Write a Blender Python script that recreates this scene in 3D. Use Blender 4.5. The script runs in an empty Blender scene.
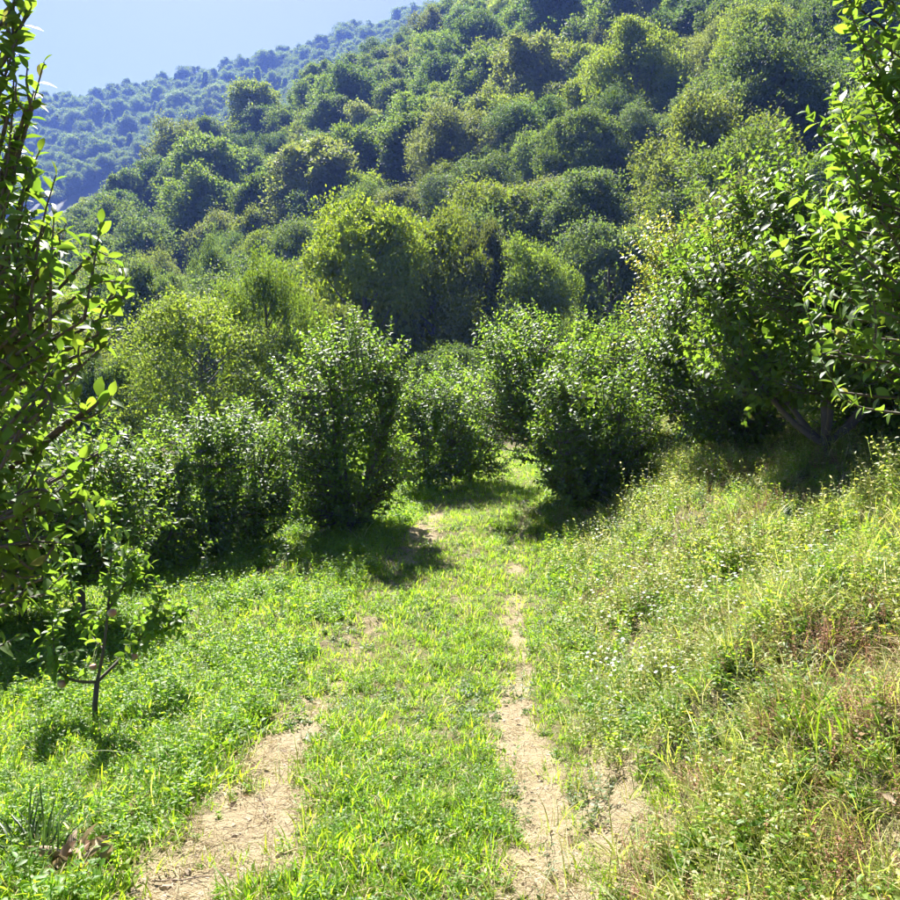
import bpy, math
import numpy as np
from mathutils import Vector, Matrix

# ------------------------------------------------------------------ camera, sky, sun, exposure
sc = bpy.context.scene
COL = sc.collection
EYE = np.array([0.0, 0.0, 1.8])
PITCH = math.atan(30.0 / 900.0)                    # looking slightly down
cam_d = bpy.data.cameras.new('camera')
cam_d.sensor_width = 36.0
cam_d.lens = 36.0
cam_d.clip_start = 0.05
cam_d.clip_end = 3000.0
cam = bpy.data.objects.new('camera', cam_d)
cam.location = EYE
cam.rotation_euler = (math.pi / 2 - PITCH, 0, 0)
COL.objects.link(cam)
sc.camera = cam

SUN_EL = math.radians(50)
SUN_AZ = math.radians(-17)                         # from +Y, negative = to the left
sun_dir = Vector((math.sin(SUN_AZ) * math.cos(SUN_EL), math.cos(SUN_AZ) * math.cos(SUN_EL), math.sin(SUN_EL)))

world = bpy.data.worlds.new('World')
sc.world = world
world.use_nodes = True
wn = world.node_tree
wn.nodes.clear()
w_out = wn.nodes.new('ShaderNodeOutputWorld')
w_bg = wn.nodes.new('ShaderNodeBackground')
w_sky = wn.nodes.new('ShaderNodeTexSky')
w_sky.sky_type = 'NISHITA'
w_sky.sun_disc = False
w_sky.sun_elevation = SUN_EL
w_sky.sun_rotation = SUN_AZ
w_sky.altitude = 300
w_sky.air_density = 0.4
w_sky.dust_density = 0.7
w_sky.ozone_density = 2.0
w_bg.inputs['Strength'].default_value = 0.05
wn.links.new(w_sky.outputs[0], w_bg.inputs[0])
wn.links.new(w_bg.outputs[0], w_out.inputs[0])

sun_d = bpy.data.lights.new('sun', 'SUN')
sun_d.energy = 5.0
sun_d.angle = math.radians(0.53)
sun_d.color = (1.0, 0.96, 0.89)
sun = bpy.data.objects.new('sun', sun_d)
sun.rotation_euler = (-sun_dir).to_track_quat('-Z', 'Y').to_euler()
sun.location = (-20, 40, 60)
COL.objects.link(sun)

sc.view_settings.view_transform = 'Standard'
sc.view_settings.look = 'None'
sc.view_settings.exposure = 2.2
sc.view_settings.gamma = 1.0
sc.view_settings.use_curve_mapping = False
sc.render.engine = 'CYCLES'
cy = sc.cycles
cy.max_bounces = 4
cy.diffuse_bounces = 2
cy.glossy_bounces = 2
cy.transmission_bounces = 4
cy.volume_bounces = 1
cy.transparent_max_bounces = 4
cy.caustics_reflective = False
cy.caustics_refractive = False
cy.use_adaptive_sampling = True
cy.adaptive_threshold = 0.035
cy.use_denoising = True
cy.denoiser = 'OPENIMAGEDENOISE'
cy.denoising_input_passes = 'RGB_ALBEDO_NORMAL'
cy.sample_clamp_indirect = 6.0

# ------------------------------------------------------------------ helpers
def P(px, py, Z):
    """a point seen at pixel (px, py) of the 900 px photograph, Z metres along the lens axis"""
    f = np.array([0, math.cos(PITCH), -math.sin(PITCH)])
    u = np.array([0, math.sin(PITCH), math.cos(PITCH)])
    return EYE + Z * (f + (px - 450) / 900 * np.array([1.0, 0, 0]) + (450 - py) / 900 * u)

def hash2(ix, iy, seed):
    n = (ix.astype(np.int64) * 374761393 + iy.astype(np.int64) * 668265263 + seed * 144269504) & 0xffffffff
    n = ((n ^ (n >> 13)) * 1274126177) & 0xffffffff
    n = ((n ^ (n >> 16)) * 2246822519) & 0xffffffff
    return ((n ^ (n >> 15)) & 0xffffff) / float(0xffffff)

def vnoise(x, y, seed=0):
    x = np.asarray(x, float); y = np.asarray(y, float)
    ix = np.floor(x); iy = np.floor(y)
    fx = x - ix; fy = y - iy
    fx = fx * fx * (3 - 2 * fx); fy = fy * fy * (3 - 2 * fy)
    a = hash2(ix, iy, seed); b = hash2(ix + 1, iy, seed)
    c = hash2(ix, iy + 1, seed); d = hash2(ix + 1, iy + 1, seed)
    return (a * (1 - fx) + b * fx) * (1 - fy) + (c * (1 - fx) + d * fx) * fy

def fbm(x, y, seed=0, octv=4):
    s = 0; a = 0.5; t = 0
    for i in range(octv):
        s = s + a * vnoise(x, y, seed + i * 17); t += a
        x = x * 2.03 + 11.3; y = y * 2.03 + 7.7; a *= 0.5
    return s / t

_yy = np.linspace(-80, 80, 1601)
def table(pts):
    xs, vs = zip(*pts)
    v = np.interp(_yy, xs, vs)
    k = np.exp(-0.5 * (np.arange(-30, 31) / 10.0) ** 2); k /= k.sum()
    return np.convolve(np.pad(v, 30, mode='edge'), k, 'valid')
_xc = table([(-80, -3), (-8, -.45), (3.5, -.22), (7.8, -.12), (12.3, .30), (18, .85), (24, .9), (30, -.5), (40, -4), (80, -10)])
_zp = table([(-80, 0), (0, .02), (3.5, -.01), (7.8, -.17), (12.3, .18), (18, .55), (24, .8), (40, 1.2), (80, 1.3)])
_toe = table([(-80, .9), (3, .90), (8, 1.1), (13, 1.25), (20, 1.4), (80, 1.4)])
_hb = table([(-80, 1.7), (7, 1.84), (13, 1.62), (18, 1.5), (30, 1.2), (80, .5)])
def xc(y): return np.interp(y, _yy, _xc)
def softpos(v, k=0.25): return 0.5 * (v + np.sqrt(v * v + k * k))
def smax(a, b, k): return 0.5 * (a + b + np.sqrt((a - b) ** 2 + k * k))

def bank_s(x, y): return x - xc(y) - np.interp(y, _yy, _toe)

def near_h(x, y):
    s = x - xc(y)
    z = np.interp(y, _yy, _zp)
    left = softpos(-s - 1.1, .3)
    z = z - 1.6 * np.tanh(0.085 * left / 1.6)
    b = bank_s(x, y)
    Hb = np.interp(y, _yy, _hb)
    bp = softpos(b, .18)
    z = z + Hb * np.tanh(.76 * bp / Hb) + 0.05 * softpos(b - 3, 1)
    for c in (-.68, .68):                                  # worn wheel tracks
        z = z - .035 * np.exp(-((s - c) / .22) ** 2)
    z = z + .10 * (fbm(x * .9, y * .9, 5) - .5) + .05 * (fbm(x * 4, y * 4, 9, 3) - .5)
    z = z + (.46 * (fbm(x * 1.6 + 3, y * 1.6, 21) - .5) + .26 * (fbm(x * 4.5, y * 4.5, 23, 3) - .5)) * np.clip(b * 1.5, 0, 1)
    return z

def hill_h(x, y):
    front = .55 * (y - 46) + .43 * x + 6 * (fbm(x * .02, y * .02, 31) - .5) * np.clip((y - 40) / 60, 0, 1)
    yr = np.clip(205 + 1.15 * x, 115, 420)
    over = np.maximum(y - yr, 0)
    front = np.minimum(front - over * 1.05, 255)
    crest = np.interp(x, [-420, -249, -189, -87, 0, 200], [176, 189, 197, 224, 250, 262])
    back = crest - .60 * np.abs(y - 560) + 10 * (fbm(x * .012, y * .012, 47) - .5)
    h = smax(front, back, 6)
    return np.where(y > 34, h, -50)

def ground(x, y):
    x = np.asarray(x, float); y = np.asarray(y, float)
    n = near_h(x, np.clip(y, -80, 79))
    h = hill_h(x, y)
    return np.where(y > 34, smax(n, h, 2.5), n)

def gz(x, y): return float(ground(np.array([x]), np.array([y]))[0])

def ground_at(px, py):
    """where the line of sight through a pixel meets the ground"""
    d = P(px, py, 1.0) - EYE
    t = np.arange(1.5, 60, .02)
    q = EYE[None] + t[:, None] * d[None]
    below = q[:, 2] < ground(q[:, 0], q[:, 1])
    i = int(np.argmax(below)) if below.any() else len(t) - 1
    return q[i]

class Buf:
    def __init__(s): s.v = []; s.t = []; s.q = []; s.n = 0
    def add(s, v, f):
        v = np.asarray(v, float); f = np.asarray(f, int)
        s.v.append(v)
        (s.t if f.shape[1] == 3 else s.q).append(f + s.n)
        s.n += len(v)
    def mesh(s, name, mat, smooth=True):
        me = bpy.data.meshes.new(name)
        if s.n == 0: return me
        V = np.concatenate(s.v)
        T = np.concatenate(s.t) if s.t else np.zeros((0, 3), int)
        Q = np.concatenate(s.q) if s.q else np.zeros((0, 4), int)
        me.vertices.add(len(V)); me.vertices.foreach_set('co', V.astype(np.float32).ravel())
        me.loops.add(T.size + Q.size)
        me.loops.foreach_set('vertex_index', np.concatenate([T.ravel(), Q.ravel()]).astype(np.int32))
        m = len(T) + len(Q)
        me.polygons.add(m)
        tot = np.concatenate([np.full(len(T), 3), np.full(len(Q), 4)]).astype(np.int32)
        me.polygons.foreach_set('loop_start', np.concatenate([[0], np.cumsum(tot)[:-1]]).astype(np.int32))
        me.polygons.foreach_set('use_smooth', np.full(m, smooth))
        me.materials.append(mat)
        me.update(calc_edges=True)
        me.validate()
        return me

def link(name, me, parent=None, **props):
    o = bpy.data.objects.new(name, me)
    COL.objects.link(o)
    if parent is not None: o.parent = parent
    for k, v in props.items(): o[k] = v
    return o

def thing(name, loc, label, cat, group=None, rz=0.0, scale=1.0):
    o = bpy.data.objects.new(name, None)
    o.empty_display_size = .2
    o.location = tuple(map(float, loc)); o.rotation_euler = (0, 0, rz)
    o.scale = (scale,) * 3 if np.isscalar(scale) else tuple(scale)
    COL.objects.link(o)
    o['label'] = label; o['category'] = cat
    if group: o['group'] = group
    return o

def nrm(v): return v / np.maximum(np.linalg.norm(v, axis=-1, keepdims=True), 1e-9)

def bez(a, b, c, n):
    t = np.linspace(0, 1, n)[:, None]
    return (1 - t) ** 2 * a + 2 * t * (1 - t) * b + t * t * c

def tube(buf, pts, rad, sides=6):
    pts = np.asarray(pts, float); n = len(pts)
    rad = np.broadcast_to(np.asarray(rad, float), (n,))
    tan = nrm(np.gradient(pts, axis=0))
    ref = np.array([1.0, .13, .07]) if abs(tan[:, 2]).mean() > .6 else np.array([.05, .1, 1.0])
    u = nrm(np.cross(tan, ref)); w = np.cross(tan, u)
    a = np.arange(sides) * 2 * math.pi / sides
    V = pts[:, None] + rad[:, None, None] * (np.cos(a)[None, :, None] * u[:, None] + np.sin(a)[None, :, None] * w[:, None])
    i = np.arange(n - 1)[:, None] * sides; j = np.arange(sides)[None]; k = (j + 1) % sides
    F = np.stack([i + j, i + k, i + sides + k, i + sides + j], -1).reshape(-1, 4)
    buf.add(V.reshape(-1, 3), F)
    buf.t.append(np.array([[(n - 1) * sides + x for x in (0, q, q + 1)] for q in range(1, sides - 1)]) + buf.n - n * sides)

# leaf templates: x across, y along, z normal
def leaf_template(rows, width, fold=.10, droop=.18, petiole=0.0):
    V = [(0, -petiole, 0)]; F3 = []; F4 = []
    ts = np.linspace(0, 1, rows + 2)[1:-1]
    for t in ts:
        w = width * .5 * (math.sin(math.pi * t ** .85) ** .8)
        z = -droop * t * t
        V += [(-w, t, z + fold * w / (width * .5)), (0, t, z), (w, t, z + fold * w / (width * .5))]
    V.append((0, 1, -droop))
    F = [(0, 2, 1), (0, 3, 2)]
    for r in range(len(ts) - 1):
        b = 1 + 3 * r
        for c in (0, 1):
            F += [(b + c, b + c + 1, b + c + 4), (b + c, b + c + 4, b + c + 3)]
    b = 1 + 3 * (len(ts) - 1); e = len(V) - 1
    F += [(b, b + 1, e), (b + 1, b + 2, e)]
    return np.array(V, float), np.array(F, int)
LEAF_NEAR = leaf_template(5, .56, .09, .22, .22)
LEAF_MID = leaf_template(2, .56, .08, .16)
LEAF_FAR = (np.array([(0, 0, 0), (-.30, .5, .05), (.30, .5, .05), (0, 1, -.1)], float), np.array([(0, 2, 1), (1, 2, 3)], int))
LEAF_WEED = leaf_template(2, .42, .05, .2)
LEAF_ROUND = leaf_template(3, .8, .06, .12)

def frames(D, U):
    D = nrm(D)
    S = nrm(np.cross(D, U))
    return D, S, np.cross(S, D)

def put_leaves(buf, tpl, pos, D, U, size, wid=1.0):
    T, F = tpl
    D, S, N = frames(D, U)
    size = np.broadcast_to(np.asarray(size, float), (len(pos),))[:, None, None]
    wid = np.broadcast_to(np.asarray(wid, float), (len(pos),))[:, None, None]
    V = pos[:, None] + size * (T[None, :, 0:1] * wid * S[:, None] + T[None, :, 1:2] * D[:, None] + T[None, :, 2:3] * N[:, None])
    k = len(T)
    FF = F[None] + (np.arange(len(pos)) * k)[:, None, None]
    buf.add(V.reshape(-1, 3), FF.reshape(-1, F.shape[1]))

# ------------------------------------------------------------------ materials
def new_mat(name):
    m = bpy.data.materials.new(name); m.use_nodes = True
    m.node_tree.nodes.clear()
    nt = m.node_tree
    out = nt.nodes.new('ShaderNodeOutputMaterial')
    return m, nt, out

def N(nt, kind, **kw):
    n = nt.nodes.new(kind)
    for k, v in kw.items():
        if k in n.inputs.keys(): n.inputs[k].default_value = v
        else: setattr(n, k, v)
    return n

def math_node(nt, op, a, b=None):
    n = nt.nodes.new('ShaderNodeMath'); n.operation = op
    for i, v in enumerate((a, b)):
        if v is None: continue
        if isinstance(v, (int, float)): n.inputs[i].default_value = v
        else: nt.links.new(v, n.inputs[i])
    return n.outputs[0]

def mixc(nt, fac, a, b, blend='MIX'):
    n = nt.nodes.new('ShaderNodeMix'); n.data_type = 'RGBA'; n.blend_type = blend
    for s, v in ((n.inputs[0], fac), (n.inputs[6], a), (n.inputs[7], b)):
        if isinstance(v, (int, float)): s.default_value = v
        elif isinstance(v, tuple): s.default_value = (*v, 1) if len(v) == 3 else v
        else: nt.links.new(v, s)
    return n.outputs[2]

def leaf_mat(name, col, trans, fac=.42, rough=.45, spec=.35, hue=.03, val=.45, odd=None, odd_share=.05, tint=False):
    """leaf blade: reflecting, waxy, lets light through; each leaf (and each plant) a little different"""
    m, nt, out = new_mat(name)
    L = nt.links.new
    oi = N(nt, 'ShaderNodeObjectInfo'); ge = N(nt, 'ShaderNodeNewGeometry')
    r = math_node(nt, 'FRACT', math_node(nt, 'ADD', math_node(nt, 'MULTIPLY', oi.outputs['Random'], 7.31), ge.outputs['Random Per Island']))
    r2 = math_node(nt, 'FRACT', math_node(nt, 'MULTIPLY', r, 57.7))
    obr = oi.outputs['Random']
    def vary(c):
        h = N(nt, 'ShaderNodeHueSaturation')
        L(math_node(nt, 'ADD', math_node(nt, 'MULTIPLY', r, hue), .5 - hue / 2), h.inputs['Hue'])
        v1 = math_node(nt, 'ADD', math_node(nt, 'MULTIPLY', r2, val), 1 - val / 2)
        v2 = math_node(nt, 'ADD', math_node(nt, 'MULTIPLY', obr, .3), .85)
        L(math_node(nt, 'MULTIPLY', v1, v2), h.inputs['Value'])
        if isinstance(c, tuple): h.inputs['Color'].default_value = (*c, 1)
        else: L(c, h.inputs['Color'])
        return h.outputs[0]
    if tint:
        base = oi.outputs['Color']
        tr = mixc(nt, 1.0, base, trans, 'MULTIPLY')
    else:
        base, tr = col, trans
    if odd is not None:
        pick = math_node(nt, 'GREATER_THAN', r, 1 - odd_share)
        base = mixc(nt, pick, base, odd)
        tr = mixc(nt, pick, tr, tuple(min(1, c * 1.9) for c in odd))
    p = N(nt, 'ShaderNodeBsdfPrincipled', Roughness=rough)
    p.inputs['Specular IOR Level'].default_value = spec
    t = N(nt, 'ShaderNodeBsdfTranslucent')
    L(vary(base), p.inputs['Base Color']); L(vary(tr), t.inputs['Color'])
    mx = N(nt, 'ShaderNodeMixShader'); mx.inputs[0].default_value = fac
    L(p.outputs[0], mx.inputs[1]); L(t.outputs[0], mx.inputs[2]); L(mx.outputs[0], out.inputs[0])
    return m

def bark_mat(name, a, b, scale=20):
    m, nt, out = new_mat(name)
    tc = N(nt, 'ShaderNodeTexCoord')
    mp = N(nt, 'ShaderNodeMapping'); mp.inputs['Scale'].default_value = (1, 1, .25)
    nt.links.new(tc.outputs['Object'], mp.inputs[0])
    no = N(nt, 'ShaderNodeTexNoise', Scale=scale, Detail=5.0, Roughness=.65)
    nt.links.new(mp.outputs[0], no.inputs['Vector'])
    p = N(nt, 'ShaderNodeBsdfPrincipled', Roughness=.85)
    nt.links.new(mixc(nt, no.outputs['Fac'], a, b), p.inputs['Base Color'])
    bu = N(nt, 'ShaderNodeBump', Strength=.5, Distance=.01)
    nt.links.new(no.outputs['Fac'], bu.inputs['Height']); nt.links.new(bu.outputs[0], p.inputs['Normal'])
    nt.links.new(p.outputs[0], out.inputs[0])
    return m

M_APPLE = leaf_mat('apple_leaf', (.062, .112, .020), (.29, .47, .034), .40, .50, .22, .03, .5, (.16, .15, .03), .015)
M_APPLE_Y = leaf_mat('apple_leaf_turning', (.085, .125, .022), (.40, .48, .04), .45, .42, .4, .04, .5, (.30, .22, .03), .16)
M_FOREST = leaf_mat('forest_leaf', (.05, .1, .02), (3.0, 3.1, .8), .36, .65, .15, .03, .5, None, 0, True)
M_EDGE = leaf_mat('thin_leaf', (.05, .1, .02), (3.2, 3.3, .8), .40, .6, .15, .03, .5, None, 0, True)
M_GRASS = leaf_mat('grass_blade', (.108, .195, .014), (.44, .70, .025), .47, .5, .28, .06, .6, (.40, .32, .15), .10)
M_WEED = leaf_mat('weed_leaf', (.104, .188, .016), (.42, .66, .028), .46, .5, .28, .05, .55)
M_BANK = leaf_mat('bank_herb_leaf', (.190, .238, .056), (.54, .64, .09), .42, .5, .28, .08, .7, (.48, .38, .20), .15)
M_CLOVER = leaf_mat('clover_leaf', (.070, .130, .026), (.28, .46, .04), .40, .5, .3, .03, .4)
M_SILVER = leaf_mat('grey_green_leaf', (.125, .175, .075), (.24, .34, .08), .35, .5, .3, .03, .4)
M_STRAW = leaf_mat('dry_straw', (.60, .50, .30), (.5, .4, .2), .30, .6, .2, .03, .6)
M_DEAD = leaf_mat('dead_leaf', (.38, .28, .19), (.36, .25, .15), .28, .6, .2, .04, .7)
M_RED = leaf_mat('dry_red_weed', (.40, .22, .14), (.42, .23, .12), .3, .6, .2, .05, .6)
M_WHITE = leaf_mat('white_petal', (.78, .78, .74), (.7, .7, .66), .3, .5, .3, .0, .1)
M_YELLOW = leaf_mat('yellow_petal', (.75, .60, .05), (.7, .55, .05), .3, .5, .3, .0, .1)
M_BARK = bark_mat('apple_bark', (.055, .042, .034), (.15, .12, .10), 35)
M_BARK_F = bark_mat('forest_bark', (.07, .06, .05), (.18, .16, .14), 9)
M_TWIG = bark_mat('dry_twig', (.16, .11, .08), (.34, .27, .20), 40)

def apple_skin():
    m, nt, out = new_mat('apple_skin')
    tc = N(nt, 'ShaderNodeTexCoord'); no = N(nt, 'ShaderNodeTexNoise', Scale=9.0, Detail=3.0)
    nt.links.new(tc.outputs['Object'], no.inputs['Vector'])
    r = N(nt, 'ShaderNodeValToRGB'); r.color_ramp.elements[0].color = (.48, .20, .15, 1); r.color_ramp.elements[1].color = (.58, .48, .28, 1)
    r.color_ramp.elements[0].position = .42; r.color_ramp.elements[1].position = .7
    nt.links.new(no.outputs['Fac'], r.inputs[0])
    p = N(nt, 'ShaderNodeBsdfPrincipled', Roughness=.35)
    nt.links.new(r.outputs[0], p.inputs['Base Color']); nt.links.new(p.outputs[0], out.inputs[0])
    return m
M_FRUIT = apple_skin()

def soil_mat():
    """bare trampled earth where 'bare' is high, dark humus and litter under the plants elsewhere"""
    m, nt, out = new_mat('earth')
    L = nt.links.new
    at = N(nt, 'ShaderNodeAttribute', attribute_name='bare')
    tc = N(nt, 'ShaderNodeTexCoord')
    def noise(s, d=6.0, r=.6):
        n = N(nt, 'ShaderNodeTexNoise', Scale=s, Detail=d, Roughness=r); L(tc.outputs['Object'], n.inputs['Vector']); return n.outputs['Fac']
    n1, n2, n3 = noise(3.0), noise(26.0), noise(140.0, 4.0)
    dry = mixc(nt, n2, (.33, .245, .135), (.58, .465, .30))
    dry = mixc(nt, math_node(nt, 'MULTIPLY', n3, .5), dry, (.24, .175, .10))
    dry = mixc(nt, math_node(nt, 'MULTIPLY', n1, .45), dry, (.50, .42, .27))
    hum = mixc(nt, n2, (.10, .080, .040), (.34, .27, .15))
    hum = mixc(nt, math_node(nt, 'MULTIPLY', n1, .5), hum, (.12, .13, .045))
    f = math_node(nt, 'ADD', at.outputs['Fac'], math_node(nt, 'MULTIPLY', math_node(nt, 'SUBTRACT', n2, .5), .9))
    r = N(nt, 'ShaderNodeValToRGB'); r.color_ramp.elements[0].position = .28; r.color_ramp.elements[1].position = .62
    L(f, r.inputs[0])
    p = N(nt, 'ShaderNodeBsdfPrincipled', Roughness=.95)
    p.inputs['Specular IOR Level'].default_value = .15
    L(mixc(nt, r.outputs[0], hum, dry), p.inputs['Base Color'])
    bu = N(nt, 'ShaderNodeBump', Strength=1.0, Distance=.06)
    L(math_node(nt, 'ADD', n2, math_node(nt, 'MULTIPLY', n3, .4)), bu.inputs['Height']); L(bu.outputs[0], p.inputs['Normal'])
    L(p.outputs[0], out.inputs[0])
    return m
M_SOIL = soil_mat()

def floor_mat():
    m, nt, out = new_mat('forest_floor')
    tc = N(nt, 'ShaderNodeTexCoord'); no = N(nt, 'ShaderNodeTexNoise', Scale=.5, Detail=6.0)
    nt.links.new(tc.outputs['Object'], no.inputs['Vector'])
    p = N(nt, 'ShaderNodeBsdfPrincipled', Roughness=.95)
    nt.links.new(mixc(nt, no.outputs['Fac'], (.035, .045, .018), (.075, .075, .035)), p.inputs['Base Color'])
    nt.links.new(p.outputs[0], out.inputs[0])
    return m
M_FLOOR = floor_mat()

# ------------------------------------------------------------------ ground sheets
def bare_mask(x, y):
    s = x - xc(y)
    big = fbm(x * 1.1, y * .7, 61, 3); fine = fbm(x * 5, y * 5, 67, 3)
    near = np.interp(y, [0, 4.5, 6.5, 9, 14, 20], [1.0, 1.0, .75, .60, .62, .3])
    l = np.exp(-((s + .70 + .25 * (big - .5)) / np.interp(y, [0, 3.5, 5.5], [.36, .33, .24])) ** 2) * np.interp(y, [0, 5.0, 6, 7.5, 10, 12, 14, 16], [1.15, .95, .55, .42, .38, .6, .6, .2])
    r = np.exp(-((s - .64 + .25 * (big - .5)) / np.interp(y, [0, 4, 6, 9], [.26, .22, .15, .13])) ** 2) * np.interp(y, [0, 5.5, 8, 11, 14, 16], [.95, .85, .72, .60, .75, .2])
    foot = np.exp(-((s - .95) / .24) ** 2) * np.interp(y, [0, 4.3, 5.2], [1.0, .9, 0])
    mid = .22 * np.exp(-(s / .5) ** 2) * (big > .5) * near
    m = np.maximum.reduce([l, r, foot, mid])
    b = bank_s(x, y)
    patch = np.clip((fbm(x * 1.3 + 9, y * 1.3, 71) - .55) * 5, 0, 1) * np.clip(b * 2, 0, 1) * .75
    m = np.maximum(m, patch)
    return np.clip(m * (.30 + 1.5 * fine) * (.55 + .9 * big), 0, 1.2)

def grid_mesh(xs, ys, keep, mat, name, attr=False):
    X, Y = np.meshgrid(xs, ys)
    Z = ground(X.ravel(), Y.ravel())
    nx = len(xs)
    i, j = np.meshgrid(np.arange(len(xs) - 1), np.arange(len(ys) - 1))
    cx = (xs[i] + xs[i + 1]) / 2; cyy = (ys[j] + ys[j + 1]) / 2
    k = keep(cx, cyy)
    a = (j * nx + i)[k]
    F = np.stack([a, a + 1, a + nx + 1, a + nx], -1)
    V = np.stack([X.ravel(), Y.ravel(), Z], -1)
    used = np.unique(F); remap = np.full(len(V), -1); remap[used] = np.arange(len(used))
    b = Buf(); b.add(V[used], remap[F])
    me = b.mesh(name, mat)
    if attr:
        at = me.attributes.new('bare', 'FLOAT', 'POINT')
        at.data.foreach_set('value', bare_mask(V[used, 0], V[used, 1]).astype(np.float32))
    return me

xs = np.arange(-16, 16.01, .1); ys = np.arange(-8, 40.01, .1)
path_in = lambda x, y: np.abs(x - xc(y)) < 1.0
bank_in = lambda x, y: (x - xc(y)) >= 1.0
link('dirt_path', grid_mesh(xs, ys, path_in, M_SOIL, 'dirt_path', True), kind='structure', label='worn two-track dirt path running up between the orchard trees', category='path')
link('bank', grid_mesh(xs, ys, bank_in, M_SOIL, 'bank', True), kind='structure', label='steep overgrown bank rising beside the path', category='bank')
link('meadow_ground', grid_mesh(xs, ys, lambda x, y: ~path_in(x, y) & ~bank_in(x, y), M_SOIL, 'meadow_ground', True), kind='structure', label='earth under the orchard grass beside the path', category='ground')
fx = np.arange(-640, 640.1, 4.0); fy = np.arange(-60, 640.1, 4.0)
link('hillside', grid_mesh(fx, fy, lambda x, y: ~((np.abs(x) < 16) & (y > -8) & (y < 40)), M_FLOOR, 'hillside'), kind='structure', label='steep wooded hillside closing off the valley', category='hill')

# ------------------------------------------------------------------ tree generators
def lumps(rng, k=14):
    """an uneven crown outline: a few bulges and hollows in random directions"""
    d = nrm(rng.normal(size=(k, 3))); a = rng.uniform(-.30, .30, k)
    def f(v):
        c = np.clip(nrm(v) @ d.T, 0, 1) ** 5
        return 1 + c @ a
    return f

def shoot_leaves(rng, pts, spacing, leaf, out):
    """leaves set alternately round a shoot, largest in the middle, a tuft at its tip"""
    seg = np.linalg.norm(np.diff(pts, axis=0), axis=1); L = seg.sum()
    n = max(4, int(L / spacing))
    u = np.linspace(.06, 1, n)
    cum = np.concatenate([[0], np.cumsum(seg)]) / max(L, 1e-6)
    pos = np.stack([np.interp(u, cum, pts[:, k]) for k in range(3)], -1)
    ax = nrm(np.stack([np.interp(u, cum, np.gradient(pts, axis=0)[:, k]) for k in range(3)], -1))
    ref = np.array([.3, .2, .9]) if abs(ax[0, 2]) < .8 else np.array([1.0, .2, .1])
    e1 = nrm(np.cross(ax, ref)); e2 = np.cross(ax, e1)
    ph = np.arange(n) * 2.399 + rng.uniform(0, 6)
    rad = np.cos(ph)[:, None] * e1 + np.sin(ph)[:, None] * e2
    up = np.where(u > .9, 1.2, .62)[:, None]
    D = rad * .9 + ax * up + rng.normal(0, .22, (n, 3)); D[:, 2] -= rng.uniform(0, .45, n) * (u < .9)
    U = ax * .8 + np.array([0, 0, .7]) + rng.normal(0, .35, (n, 3))
    sz = leaf * rng.uniform(.7, 1.15, n) * np.where(u > .9, .7, 1.0)
    out.append((pos, D, U, sz))

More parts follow.
